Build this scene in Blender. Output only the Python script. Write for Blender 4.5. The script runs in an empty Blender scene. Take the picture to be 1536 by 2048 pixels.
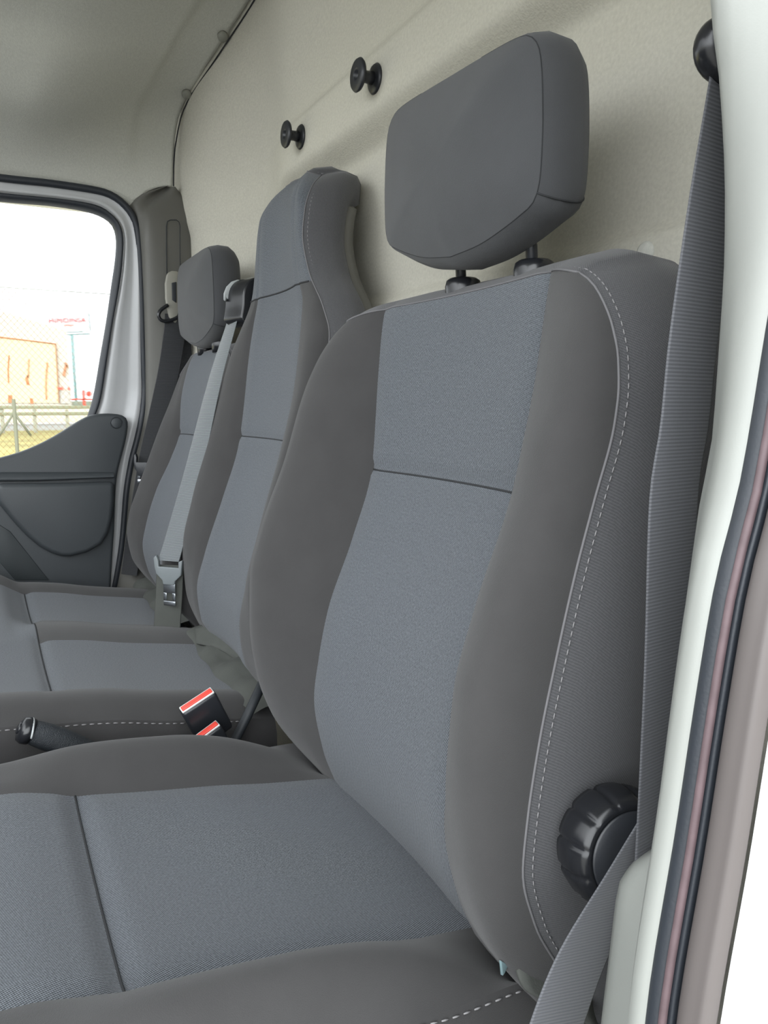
import bpy, bmesh, math, random
import numpy as np
from mathutils import Matrix, Vector
random.seed(4)
S = bpy.context.scene
COL = S.collection

# ------------------------------------------------------------------ camera, sky, exposure
# cab coordinates: X = across the van (0 at the driver's open doorway, 2 at the passenger door),
# Y = forwards, Z = up from the cab floor
FPX = 1500.0
PITCH, YAW = math.radians(8.3), math.radians(28.3)
CAM = np.array([0.0, 0.0, 0.86])
FW = np.array([math.cos(PITCH)*math.cos(YAW), -math.cos(PITCH)*math.sin(YAW), -math.sin(PITCH)])
RT = np.array([-math.sin(YAW), -math.cos(YAW), 0.0])
UP = np.cross(RT, FW)
cd = bpy.data.cameras.new('camera')
cam = bpy.data.objects.new('camera', cd)
COL.objects.link(cam)
cd.sensor_fit = 'VERTICAL'
cd.sensor_height = 24.0
cd.lens = 24.0*FPX/2048.0
cd.clip_start = 0.02
cd.clip_end = 600.0
M4 = Matrix.Identity(4)
for i in range(3):
    M4[i][0], M4[i][1], M4[i][2], M4[i][3] = RT[i], UP[i], -FW[i], CAM[i]
cam.matrix_world = M4
S.camera = cam

W = bpy.data.worlds.new('sky')
S.world = W
W.use_nodes = True
bg = W.node_tree.nodes['Background']
bg.inputs[0].default_value = (0.93, 0.97, 1.0, 1)
bg.inputs[1].default_value = 2.4
_n = W.node_tree.nodes
_tc = _n.new('ShaderNodeTexCoord')
_dp = _n.new('ShaderNodeVectorMath')
_dp.operation = 'DOT_PRODUCT'
_dp.inputs[1].default_value = Vector((-.70, .58, .36)).normalized()   # the sun's side of the hazy sky
_mr = _n.new('ShaderNodeMapRange')
_mr.interpolation_type = 'SMOOTHSTEP'
_mr.inputs['From Min'].default_value = .15
_mr.inputs['From Max'].default_value = 1.0
_mr.inputs['To Min'].default_value = 1.9
_mr.inputs['To Max'].default_value = 6.0
W.node_tree.links.new(_tc.outputs['Generated'], _dp.inputs[0])
W.node_tree.links.new(_dp.outputs['Value'], _mr.inputs['Value'])
W.node_tree.links.new(_mr.outputs['Result'], bg.inputs[1])
S.view_settings.view_transform = 'Standard'
S.view_settings.look = 'None'
S.view_settings.exposure = 0.0
S.view_settings.gamma = 1.0
S.view_settings.use_curve_mapping = False
S.cycles.max_bounces = 10
S.cycles.diffuse_bounces = 6
S.cycles.use_denoising = True


# ------------------------------------------------------------------ survey helpers: where a sight line meets a real plane
def sight(px, py):
    return FW + RT*(px-768)/FPX - UP*(py-1024)/FPX


def onX(px, py, X):
    d = sight(px, py)
    return CAM + d*(X-CAM[0])/d[0]


def onY(px, py, Y):
    d = sight(px, py)
    return CAM + d*(Y-CAM[1])/d[1]


def doorX(z):
    return 2.0 - 0.11*max(0.0, z-0.9)


def onDoor(px, py, off=0.0):
    X = 2.0
    for _ in range(4):
        p = onX(px, py, X+off)
        X = doorX(p[2])
    return onX(px, py, X+off)


# ------------------------------------------------------------------ materials
def lin(c):
    return tuple((v/12.92 if v <= .04045 else ((v+.055)/1.055)**2.4) for v in [x/255.0 for x in c])


def new_mat(name):
    m = bpy.data.materials.new(name)
    m.use_nodes = True
    nt = m.node_tree
    return m, nt, nt.nodes['Principled BSDF']


def mat(name, rgb, rough=.6, metal=0.0, noise=0.0, nscale=60.0, bump=0.0, bscale=300.0, spec=.5, sheen=0.0):
    m, nt, b = new_mat(name)
    c = lin(rgb)
    b.inputs['Roughness'].default_value = rough
    b.inputs['Metallic'].default_value = metal
    b.inputs['Specular IOR Level'].default_value = spec
    if sheen:
        b.inputs['Sheen Weight'].default_value = sheen
        b.inputs['Sheen Roughness'].default_value = .6
    tc = nt.nodes.new('ShaderNodeTexCoord')
    n = nt.nodes.new('ShaderNodeTexNoise')
    n.inputs['Scale'].default_value = nscale
    n.inputs['Detail'].default_value = 5
    nt.links.new(tc.outputs['Object'], n.inputs['Vector'])
    r = nt.nodes.new('ShaderNodeValToRGB')
    k = max(noise, .01)
    r.color_ramp.elements[0].position = .3
    r.color_ramp.elements[1].position = .7
    r.color_ramp.elements[0].color = tuple(v*(1-k) for v in c)+(1,)
    r.color_ramp.elements[1].color = tuple(min(1, v*(1+k)) for v in c)+(1,)
    nt.links.new(n.outputs['Fac'], r.inputs['Fac'])
    nt.links.new(r.outputs['Color'], b.inputs['Base Color'])
    if bump:
        n2 = nt.nodes.new('ShaderNodeTexNoise')
        n2.inputs['Scale'].default_value = bscale
        n2.inputs['Detail'].default_value = 4
        nt.links.new(tc.outputs['Object'], n2.inputs['Vector'])
        bp = nt.nodes.new('ShaderNodeBump')
        bp.inputs['Strength'].default_value = bump
        bp.inputs['Distance'].default_value = .002
        nt.links.new(n2.outputs['Fac'], bp.inputs['Height'])
        nt.links.new(bp.outputs['Normal'], b.inputs['Normal'])
    return m


def weave(name, dark, light, period, ratio=.45, rough=.85, bump=.5, mode='twill', spec=.2):
    """woven cloth over UVs in metres"""
    m, nt, b = new_mat(name)
    L, N = nt.links, nt.nodes

    def mth(op, a, c=None):
        n = N.new('ShaderNodeMath')
        n.operation = op
        for i, v in enumerate((a, c)):
            if v is None:
                continue
            if isinstance(v, (int, float)):
                n.inputs[i].default_value = v
            else:
                L.new(v, n.inputs[i])
        return n.outputs[0]
    uv = N.new('ShaderNodeUVMap')
    sp = N.new('ShaderNodeSeparateXYZ')
    L.new(uv.outputs['UV'], sp.inputs[0])
    u, v = sp.outputs[0], sp.outputs[1]
    k = 2*math.pi/period
    if mode == 'twill':
        a = mth('SINE', mth('MULTIPLY', mth('ADD', mth('MULTIPLY', u, 1.0), mth('MULTIPLY', v, ratio)), k))
        c2 = mth('SINE', mth('MULTIPLY', mth('SUBTRACT', mth('MULTIPLY', v, 1.0), mth('MULTIPLY', u, .35)), k*1.15))
        h = mth('ADD', mth('MULTIPLY', a, .34), mth('MULTIPLY', c2, .16))
    elif mode == 'rib':
        a = mth('SINE', mth('MULTIPLY', v, k))
        h = mth('MULTIPLY', a, .5)
    else:
        a = mth('SINE', mth('MULTIPLY', mth('ADD', u, v), k))
        c2 = mth('SINE', mth('MULTIPLY', mth('SUBTRACT', u, v), k))
        h = mth('MULTIPLY', mth('ADD', a, c2), .25)
    h = mth('ADD', h, .5)
    ns = N.new('ShaderNodeTexNoise')
    ns.inputs['Scale'].default_value = 450
    ns.inputs['Detail'].default_value = 2
    L.new(uv.outputs['UV'], ns.inputs['Vector'])
    h2 = mth('ADD', h, mth('MULTIPLY', mth('SUBTRACT', ns.outputs['Fac'], .5), .7))
    r = N.new('ShaderNodeValToRGB')
    r.color_ramp.elements[0].position = .2
    r.color_ramp.elements[1].position = .85
    r.color_ramp.elements[0].color = lin(dark)+(1,)
    r.color_ramp.elements[1].color = lin(light)+(1,)
    L.new(h2, r.inputs['Fac'])
    L.new(r.outputs['Color'], b.inputs['Base Color'])
    bp = N.new('ShaderNodeBump')
    bp.inputs['Strength'].default_value = bump
    bp.inputs['Distance'].default_value = .0008
    L.new(h, bp.inputs['Height'])
    L.new(bp.outputs['Normal'], b.inputs['Normal'])
    b.inputs['Roughness'].default_value = rough
    b.inputs['Specular IOR Level'].default_value = spec
    b.inputs['Sheen Weight'].default_value = .15
    return m


MT = {}
MT['weave'] = weave('grey_twill_cloth', (46, 49, 53), (116, 121, 127), .0019)
MT['plain'] = mat('charcoal_smooth_cloth', (58, 57, 57), .85, noise=.06, nscale=25, bump=.25, bscale=1500, spec=.2, sheen=.15)
MT['headcloth'] = mat('charcoal_headrest_cloth', (67, 68, 70), .85, noise=.05, nscale=25, bump=.25, bscale=1500, spec=.2, sheen=.15)
MT['side'] = weave('dark_dotted_cloth', (68, 68, 70), (91, 91, 93), .0022, mode='dots', bump=.25)
MT['thread'] = mat('pale_thread', (138, 136, 137), .8)
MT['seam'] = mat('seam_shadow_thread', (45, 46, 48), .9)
MT['piping'] = mat('grey_piping', (104, 103, 105), .8)
MT['skirt'] = mat('olive_grey_skirt_cloth', (76, 78, 74), .9, noise=.06, nscale=30, bump=.2, bscale=700)
MT['felt'] = mat('beige_grey_felt', (192, 189, 177), .95, noise=.07, nscale=240, bump=.35, bscale=420, spec=.1)
MT['liner'] = mat('grey_roof_felt', (192, 192, 184), .95, noise=.06, nscale=240, bump=.3, bscale=420, spec=.1)
MT['black'] = mat('black_plastic', (38, 40, 44), .38, bump=.05, bscale=600)
MT['gloss'] = mat('satin_black_plastic', (30, 31, 34), .25)
MT['doorpl'] = mat('charcoal_door_plastic', (58, 62, 65), .5, bump=.15, bscale=900)
MT['doorshade'] = mat('door_groove_shade', (46, 51, 53), .55, bump=.15, bscale=900)
MT['pillar'] = mat('dark_grey_pillar_plastic', (96, 95, 90), .55, bump=.1, bscale=800)
MT['beige'] = mat('stone_beige_plastic', (140, 138, 128), .5)
MT['clip'] = mat('grey_clip_plastic', (140, 140, 132), .5)
MT['paint'] = mat('pale_grey_paint', (186, 187, 188), .3)
MT['trim'] = mat('light_grey_pillar_plastic', (146, 148, 143), .42, bump=.04, bscale=900)
MT['rubber'] = mat('black_rubber', (40, 44, 50), .5, bump=.1, bscale=500)
MT['rubred'] = mat('worn_rubber_lip', (92, 76, 79), .6, noise=.15, nscale=90)
MT['sill'] = mat('grey_painted_sill', (98, 92, 90), .4)
MT['white'] = mat('white_body_paint', (236, 236, 236), .22)
MT['web'] = weave('black_webbing', (74, 75, 79), (88, 89, 93), .0022, mode='rib', bump=.3, rough=.6, spec=.4)
MT['webdk'] = weave('deep_black_webbing', (40, 41, 43), (56, 57, 59), .0022, mode='rib', bump=.5, rough=.8, spec=.2)
MT['websheen'] = weave('sheen_painted_webbing', (84, 89, 92), (120, 125, 127), .0022, mode='rib', bump=.4, rough=.45, spec=.5)  # sheen and reflection on the middle belt, put into a paler colour
MT['steel'] = mat('bright_steel', (190, 195, 200), .25, metal=1.0)
MT['greyp'] = mat('grey_plastic', (120, 126, 128), .35)
MT['satin'] = mat('satin_silver_plastic', (168, 172, 172), .28)
MT['red'] = mat('red_button_plastic', (226, 74, 62), .4)
MT['whitep'] = mat('white_plastic', (225, 225, 222), .4)
MT['dark'] = mat('dark_mount_plastic', (34, 38, 42), .6)
MT['carpet'] = mat('dark_floor_mat', (46, 48, 50), .9, noise=.2, nscale=80, bump=.4, bscale=400)


# ------------------------------------------------------------------ object helpers
def link(name, me, parent=None):
    o = bpy.data.objects.new(name, me)
    COL.objects.link(o)
    if parent is not None:
        o.parent = parent
    return o


def root(name, label, cat, group=None, loc=(0, 0, 0)):
    """an empty at the thing's base; its children keep cab coordinates"""
    o = link(name, None)
    o['label'] = label
    o['category'] = cat
    if group:
        o['group'] = group
    o.empty_display_size = .05
    return o


def tag(o, label, cat, group=None, kind=None):
    o['label'] = label
    o['category'] = cat
    if group:
        o['group'] = group
    if kind:
        o['kind'] = kind
    return o


def struct(o, label=None):
    o['kind'] = 'structure'
    if label:
        o['label'] = label
    return o


def finish(name, bm, m, parent=None, smooth=True, bevel=0.0, seg=2, subsurf=0, normals=True):
    if normals:
        bmesh.ops.recalc_face_normals(bm, faces=bm.faces[:])
    me = bpy.data.meshes.new(name)
    bm.to_mesh(me)
    bm.free()
    me.materials.append(m)
    if smooth:
        for p in me.polygons:
            p.use_smooth = True
    o = link(name, me, parent)
    if bevel:
        md = o.modifiers.new('b', 'BEVEL')
        md.width = bevel
        md.segments = seg
        md.limit_method = 'ANGLE'
        md.angle_limit = math.radians(35)
        md.harden_normals = False
    if subsurf:
        md = o.modifiers.new('s', 'SUBSURF')
        md.levels = md.render_levels = subsurf
    return o


def grid(name, P, m, parent=None, close_u=False):
    """surface through an array of points; UVs are arc lengths in metres"""
    P = np.asarray(P, float)
    nr, nc = P.shape[:2]
    du = np.zeros((nr, nc))
    du[:, 1:] = np.cumsum(np.linalg.norm(np.diff(P, axis=1), axis=2), axis=1)
    du -= du[:, nc//2:nc//2+1]
    dv = np.zeros((nr, nc))
    dv[1:, :] = np.cumsum(np.linalg.norm(np.diff(P, axis=0), axis=2), axis=0)
    dvm = np.repeat(dv.mean(axis=1)[:, None], nc, axis=1)
    me = bpy.data.meshes.new(name)
    vs = [tuple(p) for p in P.reshape(-1, 3)]
    fs = []
    for i in range(nr-1):
        for j in range(nc-1):
            a = i*nc+j
            fs.append((a, a+1, a+nc+1, a+nc))
        if close_u:
            a = i*nc
            fs.append((a+nc-1, a, a+nc, a+2*nc-1))
    me.from_pydata(vs, [], fs)
    ul = me.uv_layers.new(name='UVMap')
    fu, fv = du.reshape(-1), dvm.reshape(-1)
    for lp in me.loops:
        ul.data[lp.index].uv = (fu[lp.vertex_index], fv[lp.vertex_index])
    for p in me.polygons:
        p.use_smooth = True
    me.materials.append(m)
    return link(name, me, parent)


def resample(pts, n):
    P = np.asarray(pts, float)
    s = np.concatenate([[0], np.cumsum(np.linalg.norm(np.diff(P, axis=0), axis=1))])
    t = np.linspace(0, s[-1], n)
    return np.stack([np.interp(t, s, P[:, k]) for k in range(P.shape[1])], 1)


def spline(pts, n):
    """Catmull-Rom through the points, n samples"""
    P = np.asarray(pts, float)
    Q = np.vstack([2*P[0]-P[1], P, 2*P[-1]-P[-2]])
    out = []
    for i in range(len(P)-1):
        p0, p1, p2, p3 = Q[i:i+4]
        for t in np.linspace(0, 1, 12, endpoint=False):
            out.append(.5*((2*p1)+(-p0+p2)*t+(2*p0-5*p1+4*p2-p3)*t*t+(-p0+3*p1-3*p2+p3)*t**3))
    out.append(P[-1])
    return resample(out, n)


def curve1(pts):
    """smooth scalar curve through (x, y) pairs (monotone cubic)"""
    A = np.array(sorted(pts), float)
    x, y = A[:, 0], A[:, 1]
    d = np.diff(y)/np.diff(x)
    mm = np.zeros(len(x))
    mm[1:-1] = np.where(d[:-1]*d[1:] > 0, 2*d[:-1]*d[1:]/(d[:-1]+d[1:]+1e-12*np.sign(d[:-1]+d[1:]+1e-20)), 0)
    mm[0], mm[-1] = d[0], d[-1]

    def f(t):
        t = min(max(t, x[0]), x[-1])
        i = min(int(np.searchsorted(x, t, 'right'))-1, len(x)-2)
        h = x[i+1]-x[i]
        s = (t-x[i])/h
        return (y[i]*(2*s**3-3*s*s+1)+h*mm[i]*(s**3-2*s*s+s)+y[i+1]*(-2*s**3+3*s*s)+h*mm[i+1]*(s**3-s*s))
    return f


def sstep(t):
    t = min(max(t, 0.0), 1.0)
    return t*t*(3-2*t)


def add_tube(bm, pts, r, n=8, cap=True):
    P = [Vector(p) for p in pts]
    rings = []
    ref = Vector((0.31, 0.17, .93))
    for i, p in enumerate(P):
        t = (P[min(i+1, len(P)-1)]-P[max(i-1, 0)]).normalized()
        a = t.cross(ref)
        if a.length < 1e-4:
            a = t.cross(Vector((1, 0, 0)))
        a.normalize()
        b = t.cross(a)
        rr = r[i] if isinstance(r, (list, tuple, np.ndarray)) else r
        rings.append([bm.verts.new(p+(a*math.cos(2*math.pi*k/n)+b*math.sin(2*math.pi*k/n))*rr) for k in range(n)])
    for i in range(len(rings)-1):
        for k in range(n):
            bm.faces.new((rings[i][k], rings[i][(k+1) % n], rings[i+1][(k+1) % n], rings[i+1][k]))
    if cap:
        bm.faces.new(rings[0][::-1])
        bm.faces.new(rings[-1])


def tube(name, pts, r, m, parent=None, n=8):
    bm = bmesh.new()
    add_tube(bm, pts, r, n)
    return finish(name, bm, m, parent)


def add_box(bm, c, s, rot=None):
    mt = Matrix.Translation(Vector(c))
    if rot is not None:
        mt = mt @ rot.to_4x4()
    mt = mt @ Matrix.Diagonal((s[0], s[1], s[2], 1))
    bmesh.ops.create_cube(bm, size=1, matrix=mt)


def box(name, c, s, m, parent=None, bevel=.004, rot=None, seg=2):
    bm = bmesh.new()
    add_box(bm, c, s, rot)
    return finish(name, bm, m, parent, bevel=bevel, seg=seg)


def lathe(name, prof, origin, axis, m, parent=None, n=24, sx=1.0):
    """profile of (radius, height along the axis) turned about an axis"""
    ax = Vector(axis).normalized()
    a = ax.cross(Vector((0, .1, 1))).normalized()
    b = ax.cross(a)
    bm = bmesh.new()
    rings = []
    for r, h in prof:
        rings.append([bm.verts.new(Vector(origin)+ax*h+(a*math.cos(2*math.pi*k/n)*sx+b*math.sin(2*math.pi*k/n))*max(r, 1e-5)) for k in range(n)])
    for i in range(len(rings)-1):
        for k in range(n):
            bm.faces.new((rings[i][k], rings[i][(k+1) % n], rings[i+1][(k+1) % n], rings[i+1][k]))
    bm.faces.new(rings[0][::-1])
    bm.faces.new(rings[-1])
    return finish(name, bm, m, parent)


def prism(name, front, vec, m, parent=None, bevel=.003, seg=2, smooth=True):
    """closed outline of 3-D points pushed along vec"""
    bm = bmesh.new()
    v = Vector(vec)
    A = [bm.verts.new(Vector(p)) for p in front]
    B = [bm.verts.new(Vector(p)+v) for p in front]
    n = len(A)
    bm.faces.new(A)
    bm.faces.new(B[::-1])
    for i in range(n):
        bm.faces.new((A[i], B[i], B[(i+1) % n], A[(i+1) % n]))
    return finish(name, bm, m, parent, bevel=bevel, seg=seg, smooth=smooth)


def ribbon(name, pts, wdirs, width, m, parent=None, thick=.0014, n=40, edge=True):
    """flat webbing with real thickness along a path"""
    P = spline(pts, n)
    Wd = resample(wdirs, n)
    Wd /= np.linalg.norm(Wd, axis=1)[:, None]
    T = np.gradient(P, axis=0)
    T /= np.linalg.norm(T, axis=1)[:, None]
    Nn = np.cross(T, Wd)
    Nn /= np.linalg.norm(Nn, axis=1)[:, None]
    cs = [(-.5, 0), (-.46, .5), (-.2, .55), (0, .5), (.2, .55), (.46, .5), (.5, 0), (.46, -.5), (0, -.5), (-.46, -.5)]
    G = np.zeros((n, len(cs), 3))
    for j, (a, b) in enumerate(cs):
        G[:, j] = P+Wd*(a*width)+Nn*(b*thick)
    return grid(name, G, m, parent, close_u=True)


def dashes(name, pts, m, parent=None, length=.0042, gap=.0026, r=.0005):
    """a row of stitches"""
    P = np.asarray(pts, float)
    s = np.concatenate([[0], np.cumsum(np.linalg.norm(np.diff(P, axis=0), axis=1))])
    bm = bmesh.new()
    t = 0.0
    f = lambda q: np.array([np.interp(q, s, P[:, k]) for k in range(3)])
    while t+length < s[-1]:
        add_tube(bm, [f(t), f(t+length*.5), f(t+length)], [r*.7, r, r*.7], 5)
        t += length+gap
    return finish(name, bm, m, parent)


# ------------------------------------------------------------------ the cab shell
SHELL_Y = -0.60


def wallY(X, z):
    side = sstep((X-1.62)/.36)*.11
    fade = 1-sstep((X-1.42)/.2)*.8
    r = 0.042*sstep((z-1.258)/.046)*fade
    r -= 0.013*sstep((z-1.372)/.024)*fade
    r += 0.016*(1-sstep((z-1.015)/.022))
    r += .006*math.sin(X*3.1+z*2)*sstep((z-1.4)/.2)
    # shallow pressed pocket behind the middle seat
    return SHELL_Y+side+r


# rear wall (bulkhead) covered in felt
XS = np.linspace(.24, 2.08, 93)
ZS = np.concatenate([np.linspace(.0, .98, 12), np.linspace(1.0, 1.45, 76), np.linspace(1.47, 1.86, 20)])
wall = grid('wall_rear', [[(x, wallY(x, z), z) for x in XS] for z in ZS], MT['felt'])
struct(wall)
md = wall.modifiers.new('t', 'SOLIDIFY')
md.thickness = .02
md.offset = 1.0

# floor
bm = bmesh.new()
add_box(bm, (1.1, .12, -.02), (1.9, 1.5, .04))
struct(finish('floor', bm, MT['carpet'], bevel=.004))

# ceiling: moulded headliner, its rear edge lapping over the rear wall
seam = spline([(1.952, -.461, 1.386), (1.952, -.464, 1.44), (1.948, -.471, 1.494), (1.912, -.488, 1.565), (1.788, -.535, 1.640), (1.663, -.580, 1.712),
               (1.5, -.571, 1.728), (1.3, -.562, 1.735), (1.1, -.562, 1.738), (.75, -.562, 1.73), (.5, -.555, 1.70), (.36, -.54, 1.6), (.32, -.52, 1.45)], 90)
front = spline([(1.955, 1.375), (1.94, 1.40), (1.915, 1.432), (1.85, 1.455), (1.78, 1.478),
                (1.735, 1.54), (1.69, 1.62), (1.45, 1.70), (1.1, 1.73), (.75, 1.70), (.5, 1.62), (.36, 1.5), (.32, 1.40)], 90)
zlip = curve1([(-.47, 1.387), (-.44, 1.383), (-.40, 1.366), (-.372, 1.336), (-.33, 1.352), (-.24, 1.366), (-.08, 1.374), (.3, 1.375), (1.0, 1.37)])
xlip = curve1([(-.47, 1.952), (-.42, 1.955), (-.37, 1.962), (-.24, 1.958), (-.08, 1.955), (1.0, 1.95)])
cols = np.concatenate([np.linspace(0, .3, 46), np.linspace(.32, 1, 22)])
C = []
for k in range(90):
    row = []
    for t in cols:
        y0 = seam[k, 1]
        y = y0+(.75-y0)*t
        d = y-y0
        w = sstep((d-.02)/.34)
        x = seam[k, 0]*(1-w)+front[k, 0]*w
        z = seam[k, 2]*(1-w)+front[k, 1]*w
        kk = sstep((k-2)/6.0)
        # pressed band along the rear edge and the moulded locker over the windscreen side
        z += kk*(.010*(1-sstep((d-.085)/.03)))*(1 if x < 1.85 else .3)
        x += kk*(.010*(1-sstep((d-.085)/.03)))*(1 if x > 1.85 else .0)
        z += .055*sstep((y+.37)/.07)*sstep((k-24)/8.0)*sstep((78-k)/8.0)
        if k < 5:
            f = 1-k/5.0
            x = x*(1-f)+xlip(y)*f
            z = z*(1-f)+zlip(y)*f
        row.append((x, y, z))
    C.append(row)
ceil_ = grid('ceiling', C, MT['liner'])
struct(ceil_)
md = ceil_.modifiers.new('t', 'SOLIDIFY')
md.thickness = .008
md.offset = 1.0

hdr = grid('trim_5', [[(xlip(y)+dx, y, zlip(y)+dz) for dx, dz in [(-.004, .004), (.0, -.004), (.012, -.010), (.03, -.008), (.05, .02)]] for y in np.linspace(-.40, 1.0, 90)], MT['liner'])
struct(hdr)
bm = bmesh.new()
add_box(bm, (2.11, .0, 1.62), (.03, 2.2, .56))
add_box(bm, (2.11, -.62, .7), (.03, .36, 1.7))
struct(finish('wall_passenger_side', bm, MT['white'], smooth=False))
bm = bmesh.new()
add_box(bm, (1.15, .05, 1.90), (1.95, 1.7, .03))
add_box(bm, (.19, .05, 1.66), (.03, 1.7, .46))
struct(finish('roof', bm, MT['white'], smooth=False))
tube('edge_gap', [tuple(p) for p in seam+np.array([0, -.003, .0])], .0016, MT['seam'], ceil_, 6)

# passenger door: painted frame, window seal, plastic panel
O_ = [(-330, 315), (-150, 336), (0, 357), (100, 368), (191, 382), (225, 394), (250, 414), (266, 438), (274, 466), (279, 522), (282, 600), (284, 676), (286, 740), (287, 778), (285, 815), (280, 847), (272, 882), (263, 915), (255, 955), (250, 990), (246, 1040), (241, 1090), (233, 1140), (224, 1185), (215, 1240)]
I1 = [(-330, 345), (-150, 366), (0, 386), (120, 398), (191, 410), (222, 428), (240, 450), (247, 478), (246, 510), (243, 545), (236, 590), (226, 642), (214, 720), (202, 796), (191, 830), (178, 862), (172, 890), (170, 920), (170, 950), (170, 990), (170, 1030), (170, 1080), (170, 1130), (170, 1180), (170, 1240)]
I2 = [(-330, 362), (-150, 382), (0, 401), (103, 410), (171, 421), (206, 433), (226, 450), (233, 474), (233, 500), (230, 530), (224, 570), (214, 640), (202, 710), (189, 786), (178, 826), (166, 858), (160, 885)]


def door_curve(pts, n, off=0.0):
    return spline([onDoor(px, py, off) for px, py in pts], n)


door = link('door_1', None)
struct(door)
n = 120
c0 = door_curve(O_, n, .012)
c5 = door_curve(I1, n, .004)
fr = []
for k, (a, off) in enumerate([(0, .0), (.04, -.012), (.10, -.02), (.2, -.018), (.3, -.010), (.45, -.008), (.7, -.010), (.85, -.012), (.94, -.008), (1, .0)]):
    q = c0*(1-a)+c5*a
    q = q.copy()
    q[:, 0] += off
    fr.append(q)
grid('door_frame', np.array(fr).transpose(1, 0, 2), MT['paint'], door)
tube('weatherstrip', door_curve([(a+2, b-1) for a, b in O_], n, -.004), .0085, MT['rubber'], door, 8)
s0 = door_curve(I1[:17], 90, -.001)
s1 = door_curve(I2, 90, .0)
sl = []
for a, off in [(0, .0), (.06, -.007), (.3, -.009), (.7, -.005), (.95, .004), (1, .014)]:
    q = s0*(1-a)+s1*a
    q[:, 0] += off
    sl.append(q)
grid('window_seal', np.array(sl).transpose(1, 0, 2), MT['rubber'], door)

# the pane (the opening continues forwards, out of the picture)
gm, nt, b = new_mat('window_glass')
b.inputs['Base Color'].default_value = (.95, .98, .98, 1)
b.inputs['Roughness'].default_value = 0.0
b.inputs['Transmission Weight'].default_value = 1.0
b.inputs['IOR'].default_value = 1.01
b.inputs['Alpha'].default_value = .35
gl = [tuple(p) for p in door_curve(I2, 60, .016)]
tail = [(2.016, -.10, .72), (2.016, .6, .72), (1.965, .6, 1.33)]
lx = lambda p: (doorX(p[2])+.018, p[1], p[2])
pane = prism('window_1', [lx(p) for p in gl+tail], (.004, 0, 0), gm, bevel=0, smooth=False)
struct(pane)

# door panel
top = [(-10, 917), (30, 906), (60, 895), (92, 880), (120, 864), (145, 848), (162, 838), (180, 830), (205, 827), (232, 828), (246, 833), (252, 842), (252, 858), (247, 885), (240, 912), (233, 940), (229, 970), (227, 1010), (225, 1060), (221, 1120), (218, 1180)]
tp = [onX(px, py, 1.985) for px, py in top]
tp = [(p[0], p[1], p[2]) for p in spline(tp, 70)]
outline = tp+[(1.985, -.262, .15), (1.985, .6, .15), (1.985, .6, .70), (1.985, .2, .70)]
prism('door_panel', outline, (-.03, 0, 0), MT['doorpl'], door, bevel=.008, seg=3)
# moulded waist ridge
a = [onX(px, py, 1.955) for px, py in [(-4, 944), (60, 944), (120, 944), (180, 944), (226, 944)]]
bq = [onX(px, py, 1.955) for px, py in [(-4, 962), (60, 962), (120, 960), (180, 957), (226, 955)]]
a = resample([(1.955, .55, a[0][2])]+[tuple(p) for p in a], 30)
bq = resample([(1.955, .55, bq[0][2])]+[tuple(p) for p in bq], 30)
rows = []
for t, off in [(0, .001), (.05, -.004), (.3, -.010), (.6, -.014), (.8, -.015), (.95, -.012), (1.0, -.004), (1.05, .001)]:
    q = a*(1-t)+bq*t
    q[:, 0] += off
    rows.append(q)
grid('waist_ridge', np.array(rows), MT['doorpl'], door)
tong = [(-6, 966), (110, 965), (226, 962), (226, 1000), (222, 1035), (214, 1064), (200, 1086), (172, 1102), (140, 1110), (122, 1110), (100, 1103), (78, 1091), (52, 1069), (25, 1040), (-6, 1002)]
prism('pocket_bulge', [tuple(onX(px, py, 1.957)) for px, py in tong], (-.028, 0, 0), MT['doorpl'], door, bevel=.012, seg=4)
grv = [(-6, 1046), (20, 1062), (98, 1160), (30, 1160), (-6, 1118)]
prism('groove_shade', [tuple(onX(px, py, 1.957)) for px, py in grv], (-.004, 0, 0), MT['doorshade'], door, bevel=.0015)  # thin darker strip draws the shade of a groove in the panel
pc = onX(233, 846, 1.955)
lathe('plug', [(.0, .0), (.0125, 0), (.0125, .0006), (.0115, .0012), (0, .0012)], pc, (-1, 0, 0), MT['doorpl'], door, 24)
bm = bmesh.new()
add_tube(bm, [(pc[0]+.0002, pc[1]+.0138*math.cos(t), pc[2]+.0138*math.sin(t)) for t in np.linspace(0, 2*math.pi, 40)], .0011, 6)
finish('plug_ring', bm, MT['dark'], door)

# passenger B-pillar trim
lev = [(373, 338, 344, 352), (384, 308, 330, 364), (396, 285, 318, 373), (410, 270, 306, 379), (430, 270, 298, 384), (470, 277, 300, 386), (520, 281, 302, 388), (600, 285, 304, 389), (700, 288, 306, 390), (800, 289, 307, 390), (850, 283, 305, 390), (920, 265, 300, 390), (990, 252, 292, 390), (1090, 243, 285, 390), (1180, 226, 275, 390), (1300, 210, 265, 390)]
rows = []
for y, l, mid, r in lev:
    pl = onDoor(l, y, -.002)
    ins = -.004+.049*sstep((y-378)/80.0)
    pm = onDoor(mid, y, -ins)
    pr = onX(r, y, 1.958-.023*sstep((y-384)/60.0))
    zz = pm[2]
    sec = spline([(pl[0]+.02, pl[1]+.012, zz), (pl[0], pl[1], zz), (pm[0]+.012, pm[1]+.012, zz), (pm[0], pm[1]-.004, zz),
                  (pm[0]*.5+pr[0]*.5-.006, pm[1]*.5+pr[1]*.5, zz), (pr[0], pr[1], zz), (pr[0]+.05, pr[1]-.015, zz)], 31)
    rows.append(sec)
R_ = np.array(rows)
R2 = np.stack([spline(R_[:, j], 80) for j in range(R_.shape[1])], 1)
pil = grid('trim_1', R2, MT['pillar'])
struct(pil)
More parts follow.
